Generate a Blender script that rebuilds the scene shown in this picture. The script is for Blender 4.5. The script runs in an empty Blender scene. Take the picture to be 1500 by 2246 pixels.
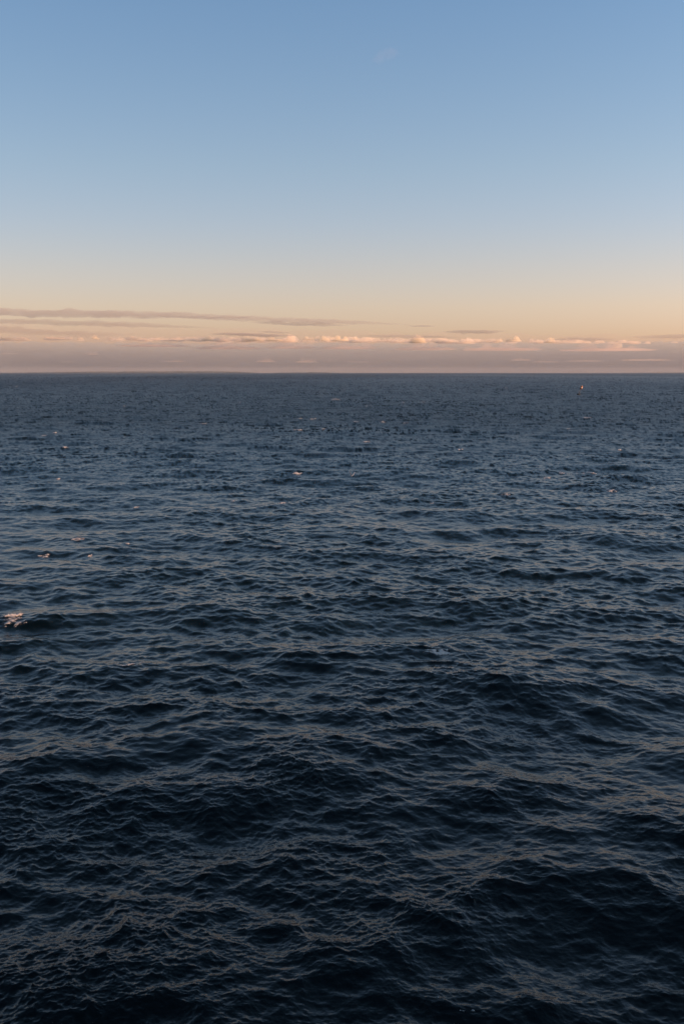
import bpy, bmesh, math, random
import numpy as np
from mathutils import Vector, Matrix, noise as mnoise

S = bpy.context.scene
R = math.radians
EARTH = 6371000.0
PITCH = 8.10
CAM_H = 22.0                      # eye height above the sea, standing on a sea cliff
SUN_AZ, SUN_EL = 103.0, 9.0        # degrees clockwise from the view direction (+Y), and above the horizon

# ------------------------------------------------------------------ camera
cam_data = bpy.data.cameras.new('camera')
cam = bpy.data.objects.new('camera', cam_data)
S.collection.objects.link(cam)
S.camera = cam
cam_data.sensor_fit = 'VERTICAL'
cam_data.sensor_height = 36.0
cam_data.lens = 35.0
cam_data.clip_start = 0.2
cam_data.clip_end = 200000.0
cam.location = (0, 0, CAM_H)
cam.rotation_euler = (R(90 - PITCH), 0, 0)

# ------------------------------------------------------------------ sky
world = bpy.data.worlds.new('World')
S.world = world
world.use_nodes = True
wn, wl = world.node_tree.nodes, world.node_tree.links
bg = wn['Background']
sky = wn.new('ShaderNodeTexSky')
sky.sky_type = 'NISHITA'
sky.sun_disc = False
sky.sun_elevation = R(SUN_EL)
sky.sun_rotation = R(SUN_AZ)
sky.air_density = 1.0
sky.dust_density = 1.0
sky.ozone_density = 1.6
# colour balance of the clear evening air, by height above the horizon only
geo = wn.new('ShaderNodeNewGeometry')
sep = wn.new('ShaderNodeSeparateXYZ')
wl.new(geo.outputs['Incoming'], sep.inputs[0])
neg = wn.new('ShaderNodeMath'); neg.operation = 'MULTIPLY'; neg.inputs[1].default_value = -1.0
wl.new(sep.outputs['Z'], neg.inputs[0])
asn = wn.new('ShaderNodeMath'); asn.operation = 'ARCSINE'; wl.new(neg.outputs[0], asn.inputs[0])
mr = wn.new('ShaderNodeMapRange'); mr.inputs['From Min'].default_value = 0; mr.inputs['From Max'].default_value = R(90)
wl.new(asn.outputs[0], mr.inputs[0])
ramp = wn.new('ShaderNodeValToRGB'); wl.new(mr.outputs[0], ramp.inputs[0])
BAL = [(0, (.62, .47, .64)), (2, (.65, .475, .57)), (3.5, (.685, .492, .535)), (5.5, (.66, .498, .54)), (8, (.612, .507, .56)),
       (11, (.575, .52, .562)), (15, (.53, .522, .577)), (19.3, (.485, .52, .595)), (32, (.375, .42, .435)), (90, (.255, .295, .30))]
cr = ramp.color_ramp
while len(cr.elements) < len(BAL): cr.elements.new(0.5)
for e, (d, c) in zip(cr.elements, BAL):
    e.position = d / 90; e.color = (*c, 1)
mix = wn.new('ShaderNodeMix'); mix.data_type = 'RGBA'; mix.blend_type = 'MULTIPLY'; mix.inputs[0].default_value = 1
wl.new(sky.outputs[0], mix.inputs[6]); wl.new(ramp.outputs[0], mix.inputs[7])
dbl = wn.new('ShaderNodeVectorMath'); dbl.operation = 'SCALE'; dbl.inputs['Scale'].default_value = 2.0
wl.new(mix.outputs[2], dbl.inputs[0])
# the evening brightens a little round to the right, towards the sun's side
axm = wn.new('ShaderNodeMath'); axm.operation = 'MULTIPLY_ADD'; axm.inputs[1].default_value = -.40; axm.inputs[2].default_value = 1.0
wl.new(sep.outputs['X'], axm.inputs[0])
side = wn.new('ShaderNodeVectorMath'); side.operation = 'SCALE'
wl.new(dbl.outputs[0], side.inputs[0]); wl.new(axm.outputs[0], side.inputs['Scale'])
wl.new(side.outputs[0], bg.inputs['Color'])
bg.inputs['Strength'].default_value = 0.12

# ------------------------------------------------------------------ sun
sun_data = bpy.data.lights.new('sun', 'SUN')
sun_data.energy = 5.0
sun_data.angle = R(0.5)
sun_data.color = (1.0, 0.49, 0.24)
sun = bpy.data.objects.new('sun', sun_data)
S.collection.objects.link(sun)
sd = Vector((math.sin(R(SUN_AZ)) * math.cos(R(SUN_EL)), math.cos(R(SUN_AZ)) * math.cos(R(SUN_EL)), math.sin(R(SUN_EL))))
sun.rotation_euler = sd.to_track_quat('Z', 'Y').to_euler()
sun.location = sd * 100

# ------------------------------------------------------------------ exposure
S.view_settings.view_transform = 'Standard'
S.view_settings.look = 'None'
S.view_settings.exposure = 0.65
S.view_settings.gamma = 1.0
S.view_settings.use_curve_mapping = False
S.cycles.volume_bounces = 20
S.cycles.max_bounces = 24
S.cycles.sample_clamp_indirect = 6.0

# ------------------------------------------------------------------ helpers
COL = S.collection


def tag(o, label=None, cat=None, group=None, kind=None):
    if label: o['label'] = label
    if cat: o['category'] = cat
    if group: o['group'] = group
    if kind: o['kind'] = kind
    return o


def link(name, me, mat=None, parent=None):
    o = bpy.data.objects.new(name, me)
    COL.objects.link(o)
    if mat and me is not None: me.materials.append(mat)
    if parent: o.parent = parent
    return o


def mesh_np(name, co, quads=None, tris=None, smooth=True):
    me = bpy.data.meshes.new(name)
    co = np.ascontiguousarray(co, dtype=np.float32)
    me.vertices.add(len(co)); me.vertices.foreach_set('co', co.ravel())
    idx, starts, pos = [], [], 0
    for arr, n in ((quads, 4), (tris, 3)):
        if arr is None or len(arr) == 0: continue
        arr = np.ascontiguousarray(arr, dtype=np.int32)
        idx.append(arr.ravel()); starts.append(pos + np.arange(len(arr), dtype=np.int32) * n); pos += arr.size
    idx = np.concatenate(idx); starts = np.concatenate(starts).astype(np.int32)
    me.loops.add(len(idx)); me.loops.foreach_set('vertex_index', idx)
    me.polygons.add(len(starts)); me.polygons.foreach_set('loop_start', starts)
    me.update(calc_edges=True)
    if smooth: me.polygons.foreach_set('use_smooth', np.ones(len(starts), dtype=bool))
    me.validate()
    return me


def bm_mesh(name, bm, smooth=True):
    me = bpy.data.meshes.new(name)
    bm.normal_update(); bm.to_mesh(me); bm.free()
    if smooth:
        for p in me.polygons: p.use_smooth = True
    return me


def material(name, color, rough=0.6, metal=0.0, noise_scale=None, color2=None):
    m = bpy.data.materials.new(name); m.use_nodes = True
    n, l = m.node_tree.nodes, m.node_tree.links
    b = n['Principled BSDF']
    b.inputs['Base Color'].default_value = (*color, 1)
    b.inputs['Roughness'].default_value = rough
    b.inputs['Metallic'].default_value = metal
    if noise_scale:
        g = n.new('ShaderNodeTexCoord'); t = n.new('ShaderNodeTexNoise'); t.inputs['Scale'].default_value = noise_scale
        t.inputs['Detail'].default_value = 6
        l.new(g.outputs['Object'], t.inputs['Vector'])
        c = n.new('ShaderNodeValToRGB'); l.new(t.outputs['Fac'], c.inputs[0])
        c.color_ramp.elements[0].position = .35; c.color_ramp.elements[1].position = .65
        c.color_ramp.elements[0].color = (*color, 1); c.color_ramp.elements[1].color = (*(color2 or color), 1)
        l.new(c.outputs[0], b.inputs['Base Color'])
    return m


# ------------------------------------------------------------------ the sea surface (sum of wind-wave spectra)
rng = np.random.default_rng(11)
WIND = R(-90 - 12)                # the sea runs towards the cliff, a little to the left
LP, ALPHA, CHOP = 21.0, 0.0135, 0.95
KP = 2 * math.pi / LP


def tile(N, L, lmin, lmax, share=1.0, seed=0, slopes=False):
    g = np.random.default_rng(seed)
    k1 = np.fft.fftfreq(N, 1.0 / N) * 2 * math.pi / L
    kx, ky = np.meshgrid(k1, k1, indexing='ij')
    k = np.hypot(kx, ky); k[0, 0] = 1
    E = ALPHA / 2 * k ** -3 * np.exp(-1.25 * (KP / k) ** 2)
    E *= 3.0 ** np.exp(-((np.sqrt(k / KP) - 1) ** 2) / (2 * .09 ** 2))
    th = np.arctan2(ky, kx) - WIND
    s = np.clip(7 * (KP / k) ** .6, 1.8, 7)
    c = np.abs(np.cos(th / 2)) ** (2 * s)
    # normalise the spread numerically
    tt = np.linspace(-math.pi, math.pi, 181)[:-1]
    ss = np.linspace(1.1, 7, 60)
    nn = np.array([np.mean(np.abs(np.cos(tt / 2)) ** (2 * q)) * 2 * math.pi for q in ss])
    D = c / np.interp(s, ss, nn)
    k0, k1_ = 2 * math.pi / lmax, 2 * math.pi / lmin
    w = 1 / (1 + np.exp(-(np.log(k / k0)) * 14)) * (1 - 1 / (1 + np.exp(-(np.log(k / k1_)) * 14)))
    psi = E / k * D * w * share
    psi[0, 0] = 0
    dk = 2 * math.pi / L
    h = np.sqrt(psi) * dk * (g.standard_normal((N, N)) + 1j * g.standard_normal((N, N)))
    out = []
    for q in (h, 1j * kx / k * h, 1j * ky / k * h, 1j * kx * h, 1j * ky * h)[:5 if slopes else 3]:
        out.append(np.real(np.fft.ifft2(q)) * N * N)
    return np.stack(out, -1).astype(np.float32), N, L


def bspline(T, x, y):
    F, N, L = T
    u = x * (N / L); v = y * (N / L)
    iu = np.floor(u); iv = np.floor(v)
    fu = (u - iu).astype(np.float32); fv = (v - iv).astype(np.float32)
    iu = iu.astype(np.int64); iv = iv.astype(np.int64)

    def w(t):
        return ((1 - t) ** 3 / 6, (3 * t ** 3 - 6 * t ** 2 + 4) / 6, (-3 * t ** 3 + 3 * t ** 2 + 3 * t + 1) / 6, t ** 3 / 6)
    wu, wv = w(fu), w(fv)
    res = np.zeros(x.shape + (F.shape[-1],), np.float32)
    for a in range(4):
        ia = (iu + a - 1) % N
        for b in range(4):
            ib = (iv + b - 1) % N
            res += F[ia, ib] * (wu[a] * wv[b])[..., None]
    return res


def rot_tile(T, x, y, deg, ox, oy):
    # evaluates a tile laid down turned by deg; the horizontal displacement is turned back
    c, s = math.cos(R(deg)), math.sin(R(deg))
    r = bspline(T, c * x + s * y + ox, -s * x + c * y + oy)
    out = [r[..., 0]]
    for q in range(1, r.shape[-1], 2):
        out += [c * r[..., q] - s * r[..., q + 1], s * r[..., q] + c * r[..., q + 1]]
    return np.stack(out, -1)


TA1 = tile(1024, 389.0, 3.0, 120, .70, 1, True)
TA2 = tile(1024, 263.0, 3.0, 120, .65, 2, True)
TB1 = tile(1024, 61.0, .55, 3.0, .5, 3, True)
TB2 = tile(1024, 43.0, .55, 3.0, .5, 4, True)
TC = tile(1024, 13.7, .10, .55, 1.05, 5)


def smooth01(x): 
    x = np.clip(x, 0, 1); return x * x * (3 - 2 * x)


GN = np.random.default_rng(5).standard_normal((64, 64))


SLICK = np.repeat(np.random.default_rng(8).standard_normal((64, 64))[..., None], 3, -1).astype(np.float32)


def gust(x, y):
    # slow patches of livelier and calmer ripple
    F = np.repeat(GN[..., None], 3, -1).astype(np.float32)
    a = bspline((F, 64, 64 * 9.0), x * 1.0 + 300, y * .7)[..., 0]
    b = bspline((F, 64, 64 * 31.0), x * .9 + 90 + .3 * y, y * .7 + 40)[..., 0]
    return a + b


def sea(x, y, sp, slopes=False):
    """displacement of the sea at rest position x, y; sp = grid spacing there (shorter waves fade where it is coarse)"""
    A = rot_tile(TA1, x, y, 0, 0, 0) + rot_tile(TA2, x, y, 14, 31, 77)
    r = np.hypot(x, y)
    fA = 1 - .8 * smooth01((r - 6000) / 12000)
    g = np.clip(1 + .42 * gust(x, y) + .45 * A[..., 0], .6, 2.0).astype(np.float32)
    fB = (1 - smooth01((sp - .9) / 2.6)) * g
    # slicks and ruffled patches a few metres long: the finest ripple comes and goes
    q = bspline((SLICK, 64, 64 * 4.2), x * .62 + 11, y * 1.0 + 5)[..., 0] + bspline((SLICK, 64, 64 * 1.9), x * .7 + 70, y + 31)[..., 0]
    fC = (1 - smooth01((sp - .10) / .35)) * g * np.clip(1 + .35 * q, .4, 1.5)
    fB = fB * np.clip(1 + .12 * q, .6, 1.4)
    out = A * fA[..., None].astype(np.float32)
    SX = A[..., 3] * .82; SY = A[..., 4] * .82
    mB = (fB > 0) | slopes
    if mB.any():
        xb, yb = x[mB], y[mB]
        B = rot_tile(TB1, xb, yb, 5, 0, 0) + rot_tile(TB2, xb, yb, -17, 9, 3)
        out[mB] += B * fB[mB][:, None].astype(np.float32)
        SX[mB] += 1.25 * B[:, 3] * g[mB]; SY[mB] += 1.25 * B[:, 4] * g[mB]
    mC = fC > 0
    if mC.any():
        out[mC, :3] += rot_tile(TC, x[mC], y[mC], 9, 0, 0) * fC[mC][:, None].astype(np.float32)
    X = x + CHOP * out[..., 1]
    Y = y + CHOP * out[..., 2]
    Z = out[..., 0] - (X * X + Y * Y) / (2 * EARTH)
    if slopes:
        return X, Y, Z, SX, SY
    return X, Y, Z


def spacing(r):
    return np.hypot(r, CAM_H) ** 2 / CAM_H * .00052


def sea_point(x, y):
    """where the surface sits over a world x, y"""
    xs = np.atleast_1d(np.asarray(x, float)); ys = np.atleast_1d(np.asarray(y, float))
    px, py = xs.copy(), ys.copy()
    for _ in range(4):
        X, Y, Z = sea(px, py, spacing(np.hypot(px, py)))
        px += xs - X; py += ys - Y
    return Z


def build_water():
    rows = np.concatenate([np.linspace(R(50), R(38), 40)[:-1], np.linspace(R(38), R(.36), 1190)])
    rad = np.concatenate([CAM_H / np.tan(rows), np.geomspace(CAM_H / math.tan(R(.36)), 25000, 50)[1:]])
    dense = np.linspace(-23.6, 23.6, 1085)
    side = np.concatenate([np.geomspace(24, 60, 30), np.linspace(65, 180, 24)])
    az = np.radians(np.concatenate([-side[::-1][1:], dense, side]))
    rr, aa = np.meshgrid(rad, az, indexing='ij')
    x = rr * np.sin(aa); y = rr * np.cos(aa)
    sp = spacing(rr)
    sp = np.where(np.abs(aa) > R(23.7), np.maximum(sp, rr * .02), sp)
    X, Y, Z, SX, SY = sea(x, y, sp, True)
    # beyond the reach of the mesh the slope of each facet is kept as a normal, so far water keeps its sparkle;
    # slopes that face away from the shore hide behind their crests there and count less
    w = smooth01((rr - 40) / 160)
    ux, uy = x / rr, y / rr
    sr = SX * ux + SY * uy; sl = -SX * uy + SY * ux
    vis = .56 * (sr + np.sqrt(sr * sr + .16 ** 2))
    sr = sr + (vis - sr) * smooth01((rr - 40) / 220)
    far = (1 - .10 * smooth01((rr - 60) / 200)) * (1 - .55 * smooth01((rr - 400) / 1600))
    sr = .100 + (sr - .13) * far; sl = sl * far
    # wind patches hundreds of metres long on the far sea
    sr = sr + (.030 * gust(x * .09 + 50, y * .03 + 9) + .02 * gust(x * .022, y * .010)) * smooth01((rr - 150) / 500)
    SX, SY = sr * ux - sl * uy, sr * uy + sl * ux
    nrm = np.stack([-SX, -SY, np.ones_like(SX)], -1); nrm /= np.linalg.norm(nrm, axis=-1)[..., None]
    co = np.stack([X, Y, Z], -1)
    co[:, -1] = co[:, 0] = (co[:, 0] + co[:, -1]) / 2
    n, m = rr.shape
    i = np.arange(n * m).reshape(n, m)
    q = np.stack([i[:-1, :-1], i[:-1, 1:], i[1:, 1:], i[1:, :-1]], -1).reshape(-1, 4)[:, ::-1]
    co = co.reshape(-1, 3)
    co = np.vstack([co, [[0, 0, 0]]])
    t = np.stack([i[0, :-1], i[0, 1:], np.full(m - 1, n * m)], -1)[:, ::-1]
    me = mesh_np('water', co, q, t)
    at = me.attributes.new('facet_normal', 'FLOAT_VECTOR', 'POINT')
    at.data.foreach_set('vector', np.vstack([nrm.reshape(-1, 3), [[0, 0, 1]]]).astype(np.float32).ravel())
    at = me.attributes.new('facet_weight', 'FLOAT', 'POINT')
    at.data.foreach_set('value', np.append(w.ravel(), 0).astype(np.float32))
    return me


water_mat = bpy.data.materials.new('sea_water'); water_mat.use_nodes = True
n, l = water_mat.node_tree.nodes, water_mat.node_tree.links
b = n['Principled BSDF']
b.inputs['Base Color'].default_value = (.001, .004, .006, 1)
b.inputs['IOR'].default_value = 1.27
g = n.new('ShaderNodeNewGeometry')
ln = n.new('ShaderNodeVectorMath'); ln.operation = 'LENGTH'; l.new(g.outputs['Position'], ln.inputs[0])
# far out the ripples are finer than anything the mesh holds: they act as roughness
rr_ = n.new('ShaderNodeMapRange'); rr_.inputs['From Min'].default_value = 30; rr_.inputs['From Max'].default_value = 450
rr_.inputs['To Min'].default_value = .14; rr_.inputs['To Max'].default_value = .37
l.new(ln.outputs['Value'], rr_.inputs[0]); l.new(rr_.outputs[0], b.inputs['Roughness'])
mp = n.new('ShaderNodeMapping'); l.new(g.outputs['Position'], mp.inputs[0])
mp.inputs['Scale'].default_value = (.55, 1, 1)
fn = n.new('ShaderNodeAttribute'); fn.attribute_name = 'facet_normal'
fw = n.new('ShaderNodeAttribute'); fw.attribute_name = 'facet_weight'
nm = n.new('ShaderNodeMix'); nm.data_type = 'VECTOR'
l.new(fw.outputs['Fac'], nm.inputs[0]); l.new(g.outputs['Normal'], nm.inputs[4]); l.new(fn.outputs['Vector'], nm.inputs[5])
nz = n.new('ShaderNodeVectorMath'); nz.operation = 'NORMALIZE'; l.new(nm.outputs[1], nz.inputs[0])
last = nz
for sc, dist, det in ((9.0, .008, 3),):
    t = n.new('ShaderNodeTexNoise'); t.inputs['Scale'].default_value = sc; t.inputs['Detail'].default_value = det
    l.new(mp.outputs[0], t.inputs['Vector'])
    bp = n.new('ShaderNodeBump'); bp.inputs['Distance'].default_value = dist; l.new(t.outputs['Fac'], bp.inputs['Height'])
    l.new(last.outputs[0], bp.inputs['Normal'])
    last = bp
l.new(last.outputs[0], b.inputs['Normal'])

water = link('water', build_water(), water_mat)
tag(water, 'dark navy open sea with small wind waves', kind='structure')


# ------------------------------------------------------------------ where a point of the view lies in the place
F = 2184.0                        # focal length in units of the photograph's pixels


def ray(px, py):
    a = math.atan((1123 - py) / F) - R(PITCH)
    v = Vector(((px - 750) / F, 1.0, 0)); up = (1123 - py) / F
    c, s_ = math.cos(R(PITCH)), math.sin(R(PITCH))
    return Vector((v.x, c + s_ * up, -s_ + c * up)).normalized()


def on_sea(px, py):
    d = ray(px, py)
    t = CAM_H / -d.z
    for _ in range(5):
        p = d * t
        t = (CAM_H + (p.x ** 2 + p.y ** 2) / (2 * EARTH)) / -d.z
    return d.x * t, d.y * t, t


def at_range(px, py, dist):
    d = ray(px, py)
    t = dist / math.hypot(d.x, d.y)
    return Vector((0, 0, CAM_H)) + d * t


# ------------------------------------------------------------------ the unseen rock underfoot, with a coast added at the right for its shadow
def build_shade_cliff():
    # unseen coast added behind and right of view, shaped to shade the near water
    nu, nv = 150, 26
    A, B_, D_ = Vector((-70, -34)), Vector((0, 1.2)), Vector((235, 100))
    pts = []
    for i in range(nu):
        u = i / (nu - 1)
        p = A.lerp(B_, u / .22) if u < .22 else B_.lerp(D_, (u - .22) / .78)
        t = (B_ - A if u < .22 else D_ - B_).normalized()
        nin = Vector((t.y, -t.x))                  # inland
        p = Vector(p) + nin * (1.5 + 2.5 * mnoise.noise(Vector((u * 19, 3, 0)))) * (0 if abs(u - .22) < .015 else 1)
        top = 20.2 + (2.2 * mnoise.noise(Vector((u * 8, 0, 7)))) * min(1, abs(u - .22) * 9)
        for j in range(nv):
            v = j / (nv - 1)
            if v < .5:
                w = v / .5
                z = -3 + (top + 3) * w
                off = -7.5 * (1 - w) ** 1.6 + 2.4 * mnoise.noise(Vector((p.x * .2, p.y * .2, z * .3))) * math.sin(w * math.pi)
            else:
                w = (v - .5) / .5
                z = top + .5 * mnoise.noise(Vector((p.x * .1, p.y * .1, w * 9))) * w * 2 + 6.0 * w
                off = 90 * w ** 1.7
            pts.append((p.x + nin.x * off, p.y + nin.y * off, z))
    i = np.arange(nu * nv).reshape(nu, nv)
    q = np.stack([i[:-1, :-1], i[1:, :-1], i[1:, 1:], i[:-1, 1:]], -1).reshape(-1, 4)
    return mesh_np('shade_cliff', np.array(pts), q, smooth=False)


rock = material('cliff_rock', (.10, .09, .08), .9, 0, .35, (.24, .21, .18))
shade_cliff = link('shade_cliff', build_shade_cliff(), rock)
tag(shade_cliff, "unseen dark rock coast under the viewpoint, added to shade the near water", kind='structure')

# ------------------------------------------------------------------ far coast
land_mat = material('far_wood', (.055, .085, .10), .95, 0, .004, (.09, .12, .13))


def coast(px0, px1, dist, prof, name, label):
    nu, nv = 260, 9
    pts = []
    for i in range(nu):
        u = i / (nu - 1)
        px = px0 + (px1 - px0) * u
        hgt = np.interp(u, [a for a, _ in prof], [b for _, b in prof])
        hgt *= .85 + .16 * mnoise.noise(Vector((u * 17, dist, 1))) + .10 * mnoise.noise(Vector((u * 70, dist, 4)))
        base = at_range(px, 818, dist)
        dirn = Vector((base.x, base.y)).normalized()
        drop = dist ** 2 / (2 * EARTH)
        for j in range(nv):
            v = j / (nv - 1)
            z = -drop - 4 + (hgt + 4) * math.sin(v * math.pi) ** .45
            off = (v - .1) * 900
            pts.append((base.x + dirn.x * off, base.y + dirn.y * off, z))
    i = np.arange(nu * nv).reshape(nu, nv)
    q = np.stack([i[:-1, :-1], i[1:, :-1], i[1:, 1:], i[:-1, 1:]], -1).reshape(-1, 4)
    o = link(name, mesh_np(name, np.array(pts), q), land_mat)
    return tag(o, label, kind='structure')


# metres above the water line there; the horizon hides nothing at 16 km
coast(-60, 566, 15500, [(0, 4), (.12, 7), (.3, 17), (.42, 27), (.55, 29), (.7, 31), (.85, 31), (.93, 24), (1, 2)], 'headland',
      'low wooded headland on the horizon at the left')
coast(600, 745, 16000, [(0, 3), (.3, 10), (.6, 15), (.8, 11), (1, 2)], 'low_island', 'very low island on the horizon right of the headland')
coast(1360, 1640, 16000, [(0, 2), (.3, 8), (.7, 14), (1, 10)], 'low_shore', 'faint low shore on the horizon at the far right')

# ------------------------------------------------------------------ haze over the sea
bmh = bmesh.new()
bmesh.ops.create_cube(bmh, size=1.0)
bmesh.ops.scale(bmh, vec=(52000, 52000, 122), verts=bmh.verts)
bmesh.ops.translate(bmh, vec=(0, 0, 5.0), verts=bmh.verts)
haze_mat = bpy.data.materials.new('sea_haze'); haze_mat.use_nodes = True
hn, hl = haze_mat.node_tree.nodes, haze_mat.node_tree.links
hn.remove(hn['Principled BSDF'])
pv = hn.new('ShaderNodeVolumePrincipled')
pv.inputs['Color'].default_value = (.70, .80, .92, 1); pv.inputs['Density'].default_value = 1.3e-5
hl.new(pv.outputs[0], hn['Material Output'].inputs['Volume'])
haze = link('haze', bm_mesh('haze', bmh, False), haze_mat)
tag(haze, "thin sea haze over the water", kind='stuff')

# ------------------------------------------------------------------ clouds: vapour inside real lumpy shapes, tens of kilometres out
def vapour(name, density, color, aniso=0.0):
    m = bpy.data.materials.new(name); m.use_nodes = True
    nn, ll = m.node_tree.nodes, m.node_tree.links
    nn.remove(nn['Principled BSDF'])
    v = nn.new('ShaderNodeVolumePrincipled')
    v.inputs['Color'].default_value = (*color, 1); v.inputs['Density'].default_value = density
    v.inputs['Anisotropy'].default_value = aniso
    ll.new(v.outputs[0], nn['Material Output'].inputs['Volume'])
    return m


def fbm(p, oct=4):
    s_, a, f = 0, 1, 1
    for _ in range(oct):
        s_ += a * mnoise.noise(p * f); a *= .5; f *= 2.03
    return s_


def billow(p, oct=4):
    s_, a, f = 0, 1, 1
    for _ in range(oct):
        s_ += a * (1 - 2.2 * abs(mnoise.noise(p * f))); a *= .5; f *= 2.1
    return s_


def cumulus(px, py, wpx, hpx, dist, seed, mat, label, group, sub=5):
    """a heaped cloud: flat below, billowed above; px, py = middle of its base"""
    P = at_range(px, py, dist)
    u = dist / F
    W, H = wpx * u / 2, hpx * u
    bm = bmesh.new()
    bmesh.ops.create_icosphere(bm, subdivisions=sub, radius=1)
    off = Vector((seed * 7.3, seed * 3.1, seed))
    rs = random.Random(seed * 13)
    A = W / H
    lobes = []
    for k in range(max(2, int(A * 2.8) + 1)):
        cx = rs.uniform(-1, 1) * max(A - .45, .2)
        rad = rs.uniform(.3, .9) * (1 - .55 * abs(cx / A) ** 1.5) * min(1, A)
        lobes.append((cx, rs.uniform(-.5, .5) * A * .6, rad))
    for v in bm.verts:
        d = v.co.normalized()
        rim = 1 + .16 * mnoise.noise(d * 2.2 + off)
        x, y = d.x * A * rim, d.y * A * .8 * rim
        z = 0
        for cx, cy, rad in lobes:
            q = 1 - ((x - cx) ** 2 + (y - cy) ** 2) / rad ** 2
            if q > 0: z = max(z, rad * q ** .5)
        z = .82 * z + .22 * max(0, d.z)
        z *= 1 + .42 * billow(Vector((x, y, d.z)) * 2.6 + off, 3)
        if d.z < 0: z = -.12 * math.tanh(-d.z * 3)
        v.co = Vector((x * H, y * H, z * H))
    me = bm_mesh('cumulus_cloud', bm)
    o = link('cumulus_cloud', me, mat)
    o.location = P
    o.rotation_euler.z = -math.atan2(P.x, P.y)
    return tag(o, label, 'cloud', group)


def streak(px0, px1, py0, py1, th, dist, seed, mat, label, name='cloud_streak', group='flat cloud streaks over the horizon', depth=.22, wob=.30, ragged=1.0):
    """a long flat sheet of cloud, thick in the middle and frayed along its edges"""
    u = dist / F
    nu, nv = 300, 22
    L = (px1 - px0) * u
    P = at_range((px0 + px1) / 2, (py0 + py1) / 2, dist)
    pts = []
    T = th * u
    D = max(T * 4, L * depth)
    if isinstance(mat, float):                     # wanted optical depth through the middle
        mat = vapour('streak_vapour', mat * 1.5 / D, (.50, .53, .59))
    tilt = (py0 - py1) * u
    off = Vector((seed * 5.1, seed * 2.7, seed * 1.3))
    k = max(3.0, (px1 - px0) / 60)
    for i in range(nu):
        a = i / (nu - 1)
        taper = max(0.02, min(1, min(a, 1 - a) * 3.2)) ** .8
        mid = wob * T * fbm(Vector((a * k * .5, 0, 0)) + off, 3)
        for j in range(nv):
            b_ = j / nv * 2 * math.pi
            cy, cz = math.cos(b_), math.sin(b_)
            e = 1 + ragged * .9 * fbm(Vector((a * k * 2.2, cz * .9, cy)) + off, 5)
            e = max(.12, e)
            pts.append(((a - .5) * L, cy * D * .5 * taper, (a - .5) * tilt + mid + cz * T * .5 * taper * e))
    idx = np.arange(nu * nv).reshape(nu, nv)
    nx = np.roll(idx, -1, axis=1)
    q = np.stack([idx[:-1], idx[1:], nx[1:], nx[:-1]], -1).reshape(-1, 4)
    c0, c1 = nu * nv, nu * nv + 1
    pts += [(-.503 * L, 0, -.5 * tilt), (.503 * L, 0, .5 * tilt)]
    t0 = [(c0, idx[0][j], idx[0][(j + 1) % nv]) for j in range(nv)]
    t1 = [(c1, idx[-1][(j + 1) % nv], idx[-1][j]) for j in range(nv)]
    me = mesh_np(name, np.array(pts), q, np.array(t0 + t1))
    bm = bmesh.new(); bm.from_mesh(me); bmesh.ops.recalc_face_normals(bm, faces=bm.faces); bm.to_mesh(me); bm.free()
    o = link(name, me, mat)
    o.location = P; o.rotation_euler.z = -math.atan2(P.x, P.y)
    return tag(o, label, 'cloud', group)


def bank(py_top, dist, depth, mat, seed, label, amp, k, pxa=-900, pxb=2400, py_low=850, fade=None):
    """a wall of low cloud standing along the horizon, following it round"""
    nu = 900
    prof = []
    u = dist / F
    pts = []
    ring = [(0, 0), (0, .5), (0, .86), (.04, .96), (.14, 1.0), (.4, 1.02), (.7, 1.0), (.95, .9), (1, .5), (1, 0)]
    for i in range(nu):
        px = pxa + (pxb - pxa) * i / (nu - 1)
        az = math.atan((px - 750) / F)
        top = amp * (.5 * fbm(Vector((px * k, seed, 0)), 4) + .5 * billow(Vector((px * k * 2.5, seed, 3)), 4))
        if fade: top += fade * (px - 750) / 750
        zt = at_range(750, py_top - top, dist).z
        zb = at_range(750, py_low, dist).z
        for a, b_ in ring:
            r = dist + depth * a
            pts.append((r * math.sin(az), r * math.cos(az), zb + (zt - zb) * b_ * (1 + .02 * a)))
    m = len(ring)
    idx = np.arange(nu * m).reshape(nu, m); nx = np.roll(idx, -1, axis=1)
    q = np.stack([idx[:-1], nx[:-1], nx[1:], idx[1:]], -1).reshape(-1, 4)
    c0, c1 = nu * m, nu * m + 1
    pts += [tuple(np.mean(pts[:m], 0)), tuple(np.mean(pts[(nu - 1) * m:nu * m], 0))]
    t0 = [(c0, idx[0][(j + 1) % m], idx[0][j]) for j in range(m)]
    t1 = [(c1, idx[-1][j], idx[-1][(j + 1) % m]) for j in range(m)]
    me = mesh_np('cloud_bank', np.array(pts), q, np.array(t0 + t1))
    bm = bmesh.new(); bm.from_mesh(me); bmesh.ops.recalc_face_normals(bm, faces=bm.faces); bm.to_mesh(me); bm.free()
    return tag(link('cloud_bank', me, mat), label, 'cloud bank')


V_bank = vapour('bank_vapour', 1.5e-4, (.47, .63, .76))
V_bank2 = vapour('middle_bank_vapour', 8e-5, (.58, .61, .66))
V_bank3 = vapour('high_bank_vapour', 7e-5, (.66, .64, .66))
V_streak = vapour('streak_vapour', 3.6e-4, (.60, .59, .63))
V_streak_thin = vapour('thin_streak_vapour', 2.0e-4, (.68, .62, .64))
V_cum = vapour('cumulus_vapour', 5e-3, (.999, .955, .83))
V_cum_far = vapour('far_cumulus_vapour', 4.5e-4, (.96, .93, .92))
V_cum_faint = vapour('faint_cumulus_vapour', 2.6e-3, (.996, .955, .88))
V_low = vapour('low_cumulus_vapour', 8e-4, (.97, .93, .90))
V_heap = vapour('dull_heap_vapour', 5e-4, (.93, .86, .84))
V_wisp = vapour('wisp_vapour', 7e-5, (.98, .9, .93))

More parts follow.
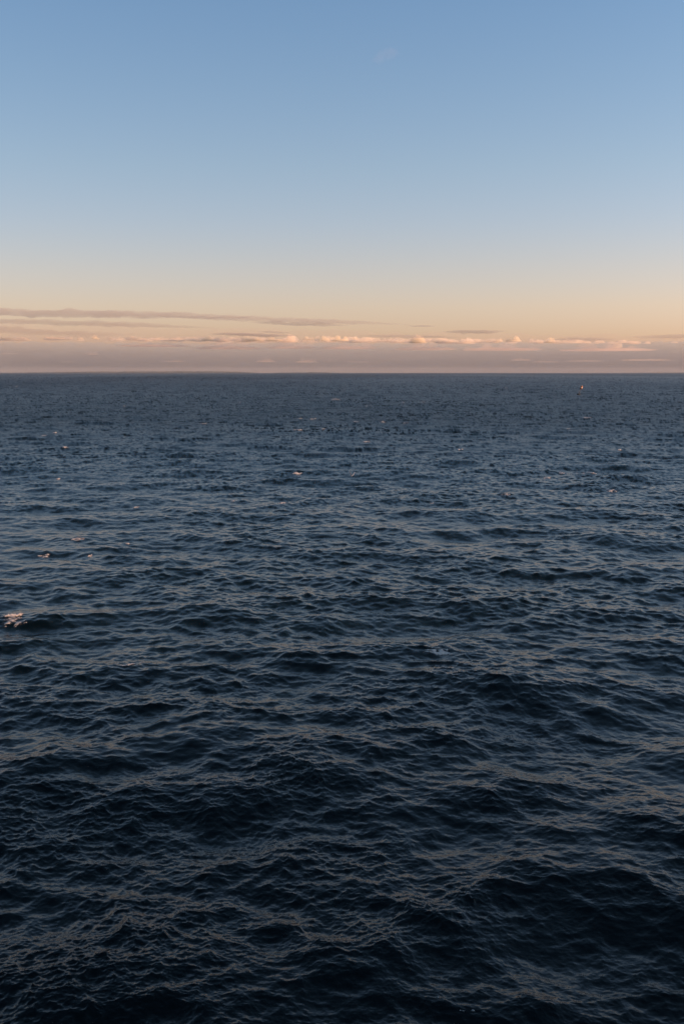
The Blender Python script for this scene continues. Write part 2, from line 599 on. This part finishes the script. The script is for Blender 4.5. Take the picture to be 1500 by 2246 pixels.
bank(754, 43000, 5200, V_bank, 3, 'long mauve cloud bank lying along the whole horizon', 5.0, .012)
bank(746, 44500, 4000, V_bank2, 8, 'middle pinkish cloud layer rising just above the mauve bank', 7.0, .010, fade=-5)
bank(729, 47000, 4000, V_bank3, 17, 'topmost thin hazy cloud layer, highest at the left', 9.0, .006, fade=-15)
bank(772, 50500, 6000, V_bank2, 23, 'lowest dull cloud layer hugging the sea horizon', 5.0, .016)

# (left, right, y left, y right, thickness, seed, vapour, label)
ST = [(-260, 600, 683, 692, 12, 1, 0.85, 'longest and topmost mauve cloud streak, reaching in from the left edge'),
      (330, 905, 694, 711, 8, 2, 0.6, 'thin mauve cloud streak sloping down in the middle, just right of the longest one'),
      (540, 770, 707, 714, 8, 3, 0.5, 'short dark cloud patch below the sloping middle streak'),
      (-120, 470, 703, 716, 9, 4, 0.55, 'faint pinkish streak just below the longest streak at left'),
      (-200, 300, 722, 732, 13, 5, 0.40, 'broad pale grey streak just above the lit cloud row at left'),
      (455, 655, 733, 737, 7, 6, 0.85, 'small dark streak right behind the brightest puffs in the middle'),
      (968, 1112, 727, 728, 8, 7, 0.55, 'lone lens shaped dark streak over the sea right of the middle'),
      (770, 1010, 736, 740, 6, 8, 0.40, 'faint low streak between the middle puffs and the lone lens'),
      (1200, 1350, 743, 745, 7, 9, 0.40, 'grey streak resting over the puffs at right'),
      (1380, 1640, 737, 739, 9, 10, 0.40, 'grey streak running out at the right edge'),
      (888, 958, 714, 715, 3, 11, 0.40, 'tiny thin streak between the middle streak and the lone lens'),
      (565, 640, 727, 730, 4, 12, 0.40, 'small faint streak just above the brightest puffs')]
for a in ST:
    streak(a[0], a[1], a[2], a[3], a[4], 40000 - a[5] * 90, a[5], a[6], a[7])
streak(812, 878, 128, 120, 16, 26000, 31, V_wisp, 'very faint pink wisp high in the blue sky', 'cloud_wisp', None, depth=.8, wob=.6)

G1 = 'sunlit cumulus puffs along the top of the bank'
# base middle x, y, width, height, kind, label
CU = [(15, 743, 26, 5, 0, 'flat bright orange puff at the left edge of the row'),
      (51, 742, 12, 4, 1, 'tiny faint puff just right of the leftmost bright puff'),
      (118, 742, 44, 4, 1, 'low faint row of puffs between the left edge puff and the lone bright one'),
      (175, 743, 14, 5, 1, 'tiny pale puff just left of the lone bright one'),
      (210, 743, 17, 8, 0, 'small bright orange puff standing alone at left'),
      (265, 744, 20, 6, 1, 'small peach puff, first to the right of the lone bright one'),
      (293, 744, 26, 6, 1, 'wider peach puff, second to the right of the lone bright one'),
      (353, 745, 34, 6, 1, 'low peach puff midway between the lone bright one and the middle cluster'),
      (390, 745, 30, 6, 1, 'low peach puff just left of the first round cluster puff'),
      (456, 746, 24, 10, 0, 'round bright puff where the middle cluster begins'),
      (487, 748, 36, 9, 1, 'broad low puff between the first cluster puff and the tall one'),
      (521, 752, 20, 13, 1, 'taller rosy puff in the left part of the middle cluster'),
      (553, 746, 42, 10, 0, 'wide bright puff in the middle cluster'),
      (601, 747, 38, 10, 0, 'bright puff in the middle cluster left of its gap'),
      (635, 749, 32, 12, 1, 'peach puff closing the middle cluster'),
      (677, 745, 24, 7, 0, 'flat bright puff just right of the middle cluster'),
      (714, 746, 20, 10, 0, 'round bright puff, left one of the central pair'),
      (745, 747, 36, 10, 0, 'wider bright puff, right one of the central pair'),
      (776, 743, 13, 5, 0, 'tiny bright puff just right of the central pair'),
      (845, 748, 60, 7, 1, 'low pinkish puff row between the tiny puff and the double puff'),
      (916, 751, 36, 14, 0, 'double headed bright puff right of the middle'),
      (978, 752, 46, 10, 1, 'pale pink puff just right of the double headed one'),
      (1020, 753, 40, 9, 1, 'pale pink puff below the lone lens streak'),
      (1065, 749, 20, 5, 1, 'tiny pale puff right below the tip of the lens streak'),
      (1092, 749, 18, 8, 0, 'small bright puff, left one of the right hand pair'),
      (1126, 748, 32, 9, 0, 'wider bright puff, right one of the right hand pair'),
      (1171, 749, 26, 6, 1, 'low faint puff between the right hand pair and the rightmost bright puff'),
      (1205, 751, 24, 10, 0, 'rightmost bright orange puff'),
      (1250, 752, 40, 8, 1, 'pale puff just right of the rightmost bright one'),
      (1353, 762, 20, 10, 1, 'small round rosy puff by itself at right')]
for i, (px, py, w, h, kd, lb) in enumerate(CU):
    cumulus(px, py, w * 1.1, h * 1.0, 41000 - (i % 3) * 500, i + 1, V_cum_faint if kd else V_cum, lb, G1)
G2 = 'dim pink cumulus puffs low in the bank'
CL = [(22, 776, 34, 6, 'dim puff low over the sea at the left edge'),
      (203, 777, 32, 7, 'dim small puff low over the left headland'),
      (150, 794, 34, 4, 'dimmest flat puff just over the left headland'),
      (583, 793, 46, 10, 'left one of the two clear pink puffs low over the sea'),
      (672, 794, 54, 10, 'right one of the two clear pink puffs low over the sea'),
      (727, 792, 26, 5, 'small dim puff touching the right one of the two clear pink puffs'),
      (785, 794, 60, 4, 'low dim row of puffs near the middle of the horizon'),
      (380, 793, 60, 4, 'flat dim puff left of the two clear pink ones'),
      (1142, 790, 48, 7, 'low rosy puff under the right hand bright pair'),
      (1195, 794, 60, 6, 'dim rosy puff trailing right of the low rosy one'),
      (1280, 792, 80, 4, 'flat dim rosy row low at right'),
      (1415, 790, 110, 5, 'flat dim rosy row low at the right edge')]
for i, (px, py, w, h, lb) in enumerate(CL):
    cumulus(px, py, w, h, 42300, 60 + i, V_low if h >= 7 else V_cum_far, lb, G2, sub=4)

# the crowd of tiny tufts between the puffs, too many to count
tv, tf, base = [], [], 0
rt = random.Random(4)
for k in range(120):
    px = rt.gauss(690, 300) if k % 3 else rt.uniform(-60, 1500)
    if not -80 < px < 1540: continue
    w = rt.uniform(9, 30); h = rt.uniform(3, 7.5) * (1.1 - abs(px - 700) / 1500)
    c0 = at_range(px, 745 + (px - 300) * .006 + rt.uniform(-1, 3), 41300 + rt.uniform(-500, 700))
    u = 41000 / F
    bmt = bmesh.new(); bmesh.ops.create_icosphere(bmt, subdivisions=3, radius=1)
    for v in bmt.verts:
        d = v.co.normalized()
        q = Vector((d.x * w / h * .5, d.y, d.z)) * 1.4 + Vector((k * 3.3, 0, k))
        r_ = 1 + .35 * billow(q, 3) + .3 * mnoise.noise(q * .7)
        tv.append((c0.x + d.x * w * u * .5 * r_, c0.y + d.y * w * u * .5 * r_, c0.z + (d.z * h * u * r_ if d.z > 0 else d.z * h * u * .25)))
    for f in bmt.faces: tf.append([base + v.index for v in f.verts])
    base += len(bmt.verts); bmt.free()
tufts = link('cloud_tufts', mesh_np('cloud_tufts', np.array(tv), None, np.array(tf)), V_cum_faint)
tag(tufts, 'ragged row of tiny peach cloud tufts along the top of the bank', kind='stuff')

HP = [(500, 764, 150, 18, 'broad dull pink cloud heap below the left part of the middle cluster'),
      (640, 763, 120, 16, 'broad dull pink cloud heap below the right part of the middle cluster'),
      (765, 764, 130, 17, 'broad dull pink cloud heap below the central pair'),
      (930, 766, 140, 15, 'broad dull pink cloud heap below the double headed puff'),
      (1100, 767, 170, 16, 'broad dull pink cloud heap below the right hand pair'),
      (340, 759, 160, 12, 'long flat pink cloud heap left of the middle cluster'),
      (1330, 768, 200, 14, 'long flat pink cloud heap at right around the small rosy puff')]
for i, (px, py, w, h, lb) in enumerate(HP):
    cumulus(px, py, w, h, 42000, 90 + i, V_heap, lb, 'broad dull cloud heaps under the sunlit puffs')

# ------------------------------------------------------------------ whitecaps
foam_mat = bpy.data.materials.new('foam'); foam_mat.use_nodes = True
n, l = foam_mat.node_tree.nodes, foam_mat.node_tree.links
b = n['Principled BSDF']; b.inputs['Roughness'].default_value = .7; b.inputs['Base Color'].default_value = (.52, .52, .52, 1)
cv = n.new('ShaderNodeAttribute'); cv.attribute_name = 'cover'
sc_ = n.new('ShaderNodeAttribute'); sc_.attribute_name = 'grain'
gp_ = n.new('ShaderNodeNewGeometry')
sv = n.new('ShaderNodeVectorMath'); sv.operation = 'SCALE'; l.new(gp_.outputs['Position'], sv.inputs[0]); l.new(sc_.outputs['Fac'], sv.inputs['Scale'])
t = n.new('ShaderNodeTexNoise'); t.inputs['Scale'].default_value = 1.0; t.inputs['Detail'].default_value = 5; t.inputs['Roughness'].default_value = .65
l.new(sv.outputs[0], t.inputs['Vector'])
m1 = n.new('ShaderNodeMath'); m1.operation = 'ADD'; l.new(cv.outputs['Fac'], m1.inputs[0]); l.new(t.outputs['Fac'], m1.inputs[1])
m2 = n.new('ShaderNodeMapRange'); m2.inputs['From Min'].default_value = .52; m2.inputs['From Max'].default_value = .92
l.new(m1.outputs[0], m2.inputs[0]); l.new(m2.outputs[0], b.inputs['Alpha'])


def whitecap(px, py, wpx, hpx, seed, label, group, broken=.5, lean=0.0, crest=True):
    x0, y0, t = on_sea(px, py)
    u = t / F
    W = wpx * u
    az = math.atan2(x0, y0)
    dx, dy = math.cos(az), -math.sin(az)          # across the view
    fx, fy = math.sin(az), math.cos(az)           # away from the shore
    r = math.hypot(x0, y0)
    slant = hpx * u / max(CAM_H / t, .02)          # run of water that fills that height
    if crest:
        search = np.linspace(-1, 1, 41) * min(6.0, max(1.2, 3 * u / (CAM_H / t)))
        z = sea_point(x0 + fx * search, y0 + fy * search)
        k = int(np.argmax(z)); x0 += fx * search[k]; y0 += fy * search[k]
    V = float(np.clip(slant, .35 * W, 1.3 * W)) if r < 200 else max(1.6, .4 * W)
    step = max(u * .55, .05)
    nu = int(np.clip(W / step, 14, 84)); nv = int(np.clip(V / step, 8, 52))
    uu, vv = np.meshgrid(np.linspace(-1, 1, nu), np.linspace(-1, 1, nv), indexing='ij')
    bend = lean * uu * W / 2
    vb = vv * V / 2 - V * .3 + bend
    X = x0 + dx * uu * W / 2 + fx * vb
    Y = y0 + dy * uu * W / 2 + fy * vb
    Z = sea_point(X.ravel(), Y.ravel()).reshape(X.shape)
    mask = np.zeros_like(X); lump = np.zeros_like(X)
    for i in range(nu):
        for j in range(nv):
            p = Vector((uu[i, j] * W * .28, vv[i, j] * V * .5, seed * 3.7))
            s1 = 1 / max(W * .16, .12)
            f = fbm(p * s1, 4)
            edge = 1 - (abs(uu[i, j]) ** 2.4 + abs(vv[i, j]) ** 2)
            mask[i, j] = edge * .8 + f * (.5 + .6 * broken) - broken * .4 - .12
            lump[i, j] = abs(mnoise.noise(p * s1 * 1.6)) + .5 * abs(mnoise.noise(p * s1 * 3.5))
    hmax = min((.22 if r < 200 else .34) * hpx * u, .30 if r < 200 else .5)
    m = np.clip(mask, 0, 1)
    Zt = Z + .015 + m * (hmax * (.5 + .9 * lump)) - (mask <= 0) * .05
    co = np.stack([X, Y, Zt], -1).reshape(-1, 3)
    idx = np.arange(nu * nv).reshape(nu, nv)
    q = np.stack([idx[:-1, :-1], idx[1:, :-1], idx[1:, 1:], idx[:-1, 1:]], -1).reshape(-1, 4)
    keep = (mask.ravel()[q] > 0).any(1)
    q = q[keep]
    used = np.unique(q); remap = np.full(nu * nv, -1); remap[used] = np.arange(len(used))
    me = mesh_np('whitecap', co[used], remap[q])
    me.transform(Matrix.Translation((-x0, -y0, 0)))
    at = me.attributes.new('cover', 'FLOAT', 'POINT'); at.data.foreach_set('value', (m.ravel()[used] * (.9 if r < 200 else 1.5)).astype(np.float32))
    at = me.attributes.new('grain', 'FLOAT', 'POINT'); at.data.foreach_set('value', np.full(len(used), 5.0 / max(W * .5, .4), np.float32))
    o = link('whitecap', me, foam_mat); o.location = (x0, y0, 0)
    return tag(o, label, 'whitecap', group)


GW = 'small whitecaps scattered over the far water'
GN_ = 'broken foam on the nearer waves'
WC = [(30, 1350, 42, 17, .35, -.15, 'largest sunlit breaking crest, orange white, at the left edge', GN_),
      (28, 1372, 60, 10, 1.1, -.1, 'bluish shaded foam patch just below the largest sunlit crest', GN_),
      (962, 1440, 66, 13, .75, -.1, 'shaded greyish breaking crest on a dark wave right of the middle', GN_),
      (288, 1448, 60, 7, 1.2, .5, 'thin slanting line of shaded foam on a wave at left', GN_),
      (893, 2232, 44, 22, .8, -.3, 'bluish foam splash at the bottom edge', GN_),
      (1018, 2186, 40, 8, 1.4, 0, 'scattered foam flecks to the right above the bottom splash', GN_),
      (964, 2143, 16, 7, 1.2, .4, 'small foam fleck on a crest above the bottom splash', GN_),
      (172, 1188, 30, 5, .6, -.1, 'short sunlit foam on a dark crest at left, above the orange streak one', GN_),
      (198, 1221, 12, 9, .4, .9, 'small upright orange foam tuft at left', GN_),
      (98, 1221, 34, 4, .7, .1, 'thin pale foam line at left of the orange tuft', GN_),
      (280, 1195, 10, 4, .5, 0, 'tiny white foam dot right of the short sunlit crest', GN_),
      (735, 876, 26, 4, .5, 0, 'pale whitecap near the horizon in the middle', GW),
      (805, 890, 20, 4, .4, 0, 'small orange whitecap just right below the pale middle one', GW),
      (883, 883, 12, 3, .5, 0, 'tiny whitecap right of the small orange one', GW),
      (928, 884, 16, 2.5, .7, 0, 'thin whitecap line farthest right of the horizon trio', GW),
      (1109, 851, 10, 2.5, .4, 0, 'whitecap closest to the horizon left of the buoy', GW),
      (525, 883, 9, 3, .5, 0, 'tiny whitecap alone left of the pale middle one', GW),
      (447, 931, 18, 4, .45, 0, 'orange whitecap standing alone left of the middle', GW),
      (657, 920, 16, 3.5, .5, 0, 'left one of three small whitecaps in a short row', GW),
      (682, 920, 12, 3, .5, 0, 'middle one of three small whitecaps in a short row', GW),
      (691, 920, 6, 3, .4, 0, 'right one of three small whitecaps in a short row', GW),
      (652, 944, 26, 4, .45, 0, 'bright double whitecap below the short row of three', GW),
      (708, 943, 10, 3.5, .6, 0, 'dim whitecap right of the bright double one', GW),
      (780, 926, 18, 3, .8, 0, 'dim flat whitecap, left one of the dim trio right of the middle', GW),
      (839, 928, 16, 4, .9, 0, 'dim broken whitecap, middle one of the dim trio', GW),
      (888, 930, 14, 3.5, .7, 0, 'pale whitecap, right one of the dim trio', GW),
      (802, 974, 18, 6, .45, 0, 'bright orange whitecap above and right of the gull', GW),
      (95, 956, 16, 3.5, .5, 0, 'whitecap near the left edge, left one of a pair', GW),
      (121, 951, 12, 4, .7, 0, 'dim whitecap, right one of the pair near the left edge', GW),
      (145, 984, 14, 3.5, .7, 0, 'faint pink whitecap below the pair near the left edge', GW),
      (128, 1053, 11, 5, .3, 0, 'small bright orange whitecap by itself at left', GW),
      (273, 891, 6, 2.5, .3, 0, 'tiny whitecap far out above the left pair', GW),
      (37, 848, 6, 2.5, .3, 0, 'tiny whitecap under the horizon near the left edge', GW),
      (652, 1042, 24, 4, .4, .0, 'flat orange whitecap left of the gull', GW),
      (620, 1105, 18, 7, .4, 0, 'bright ragged whitecap below and left of the gull', GW),
      (512, 1100, 16, 4, .5, 0, 'whitecap on a dark crest left of the ragged bright one', GW),
      (298, 1113, 16, 5, .8, .3, 'dim slanting whitecap left of the middle', GW),
      (1285, 919, 22, 5, .35, 0, 'bright whitecap below the buoy', GW),
      (1244, 943, 10, 2.5, .6, 0, 'faint whitecap just left below the bright one under the buoy', GW),
      (1008, 989, 18, 3.5, .6, 0, 'whitecap on a dark crest right of the middle', GW),
      (1358, 989, 10, 3.5, .5, .2, 'tiny whitecap near the right edge', GW),
      (1232, 1036, 14, 4, .5, 0, 'upper left whitecap of the cluster at right', GW),
      (1255, 1034, 26, 2.5, .8, 0, 'thin pale line at the top of the cluster at right', GW),
      (1201, 1046, 16, 4.5, .8, .4, 'lower left whitecap of the cluster at right', GW),
      (1290, 1042, 38, 4.5, .5, -.1, 'longest sunlit whitecap line, in the cluster at right', GW),
      (1107, 1089, 24, 3.5, .6, 0, 'whitecap on a long dark crest left of and below the cluster at right', GW),
      (1340, 1077, 24, 5, .8, 0, 'reddish broken whitecap below the cluster at right', GW),
      (946, 1102, 12, 3.5, .6, 0, 'faint whitecap below the middle, right of the gull', GW)]
for i, (px, py, w, h, br, le, lb, gp) in enumerate(WC):
    whitecap(px, py, w * 1.0, h, i + 1, lb, gp, br, le)

# ------------------------------------------------------------------ buoy
def tube(pts, radii, seg=10):
    bm = bmesh.new(); rings = []
    for k, (p, r) in enumerate(zip(pts, radii)):
        p = Vector(p)
        d = (Vector(pts[min(k + 1, len(pts) - 1)]) - Vector(pts[max(k - 1, 0)])).normalized()
        a = d.orthogonal().normalized(); c = d.cross(a)
        rings.append([bm.verts.new(p + (a * math.cos(2 * math.pi * q / seg) + c * math.sin(2 * math.pi * q / seg)) * r) for q in range(seg)])
    for r0, r1 in zip(rings[:-1], rings[1:]):
        for q in range(seg):
            bm.faces.new((r0[q], r0[(q + 1) % seg], r1[(q + 1) % seg], r1[q]))
    bm.faces.new(rings[0][::-1]); bm.faces.new(rings[-1])
    return bm


def merge(a, b_):
    me = bpy.data.meshes.new('tmp'); b_.to_mesh(me); b_.free(); a.from_mesh(me); bpy.data.meshes.remove(me)
    return a


bx_, by_, bt = on_sea(1268, 866)
bz = float(sea_point(bx_, by_)[0])
buoy = bpy.data.objects.new('navigation_buoy', None); COL.objects.link(buoy)
buoy.location = (bx_, by_, bz)
buoy.rotation_euler = (0, R(20), 0)
tag(buoy, 'leaning orange topped navigation buoy far out at right, near the horizon', 'buoy')
m_dark = material('dark_paint', (.03, .035, .04), .6, 0, 3, (.06, .06, .06))
m_orange = material('orange_paint', (.30, .10, .04), .6, 0, 5, (.25, .08, .035))
m_white = material('pale_paint', (.42, .39, .35), .5)
m_grey = material('grey_steel', (.12, .13, .14), .5, .3)
link('float', bm_mesh('float', tube([(0, 0, -1.4), (0, 0, -1.2), (0, 0, .5), (0, 0, .8), (0, 0, .95)], [.9, 1.5, 1.6, 1.3, .4], 20)), m_dark, buoy)
link('mast', bm_mesh('mast', tube([(0, 0, .9), (0, 0, 3), (0, 0, 5.3)], [.16, .13, .11], 10)), m_grey, buoy)
for q in range(3):
    a = q * 2 * math.pi / 3
    link('brace', bm_mesh('brace', tube([(.85 * math.cos(a), .85 * math.sin(a), .85), (.12 * math.cos(a), .12 * math.sin(a), 3.6)], [.05, .05], 6)), m_grey, buoy)
dayb = link('daymark', bm_mesh('daymark', tube([(0, 0, 5.2), (0, 0, 5.3), (0, 0, 5.9), (0, 0, 8.1), (0, 0, 8.25)], [.25, .8, 1.05, 1.1, .7], 16)), m_orange, buoy)
link('band', bm_mesh('band', tube([(0, 0, 6.2), (0, 0, 6.21), (0, 0, 7.1), (0, 0, 7.11)], [1.06, 1.13, 1.15, 1.08], 16)), m_white, dayb)
link('lantern', bm_mesh('lantern', tube([(0, 0, 8.25), (0, 0, 8.3), (0, 0, 8.75), (0, 0, 8.95)], [.3, .34, .34, .1], 12)), m_white, buoy)

# ------------------------------------------------------------------ gull over the water
P = at_range(771, 1044, 140.0)
gull = bpy.data.objects.new('gull', None); COL.objects.link(gull)
gull.location = P
gull.rotation_euler = (R(8), R(-12), R(-150))
tag(gull, 'white gull flying low over the sea with wings raised', 'gull')
m_gull = material('white_feathers', (.82, .82, .82), .7)
m_gw = material('pale_grey_feathers', (.62, .64, .67), .7, 0, 6, (.72, .73, .75))
m_beak = material('yellow_beak', (.75, .5, .1), .5)
bm = tube([(0, -.24, -.01), (0, -.20, 0), (0, -.1, .0), (0, .02, 0), (0, .13, .02), (0, .19, .045), (0, .24, .06), (0, .285, .055), (0, .30, .05)],
          [.012, .035, .068, .082, .066, .045, .047, .034, .012], 12)
for v in bm.verts: v.co.x *= .9
body = link('body', bm_mesh('body', bm), m_gull, gull)
link('beak', bm_mesh('beak', tube([(0, .29, .052), (0, .33, .046), (0, .35, .036)], [.014, .010, .003], 8)), m_beak, gull)
bm = bmesh.new()
tl = [(-.015, -.2), (.015, -.2), (.06, -.37), (.02, -.385), (-.02, -.385), (-.06, -.37)]
top_ = [bm.verts.new((x, y, .010)) for x, y in tl]; bot_ = [bm.verts.new((x, y, -.006)) for x, y in tl]
bm.faces.new(top_); bm.faces.new(bot_[::-1])
for q in range(6): bm.faces.new((top_[q], bot_[q], bot_[(q + 1) % 6], top_[(q + 1) % 6]))
link('tail', bm_mesh('tail', bm, False), m_gull, gull)
for sgn in (-1, 1):
    bm = bmesh.new()
    # span position, leading edge y, chord, height: raised at the wrist, tip swept back
    st = [(.05, .10, .19, .03, .030), (.17, .14, .19, .17, .026), (.28, .17, .17, .33, .020), (.36, .12, .14, .47, .014), (.44, .02, .09, .60, .008), (.49, -.10, .02, .69, .004)]
    rings = []
    for x, ly, ch, z, th in st:
        prof = [(0, 0), (-.25, .9), (-.6, .6), (-1, 0), (-.6, -.2), (-.25, -.4)]
        rings.append([bm.verts.new((sgn * (x - b_ * th * .8), ly + a * ch, z + b_ * th * .6)) for a, b_ in prof])
    for r0, r1 in zip(rings[:-1], rings[1:]):
        for q in range(6):
            f = (r0[q], r0[(q + 1) % 6], r1[(q + 1) % 6], r1[q])
            bm.faces.new(f if sgn > 0 else f[::-1])
    bm.faces.new(rings[0]); bm.faces.new(rings[-1])
    bmesh.ops.recalc_face_normals(bm, faces=bm.faces)
    link('wing', bm_mesh('wing', bm), m_gw, gull)
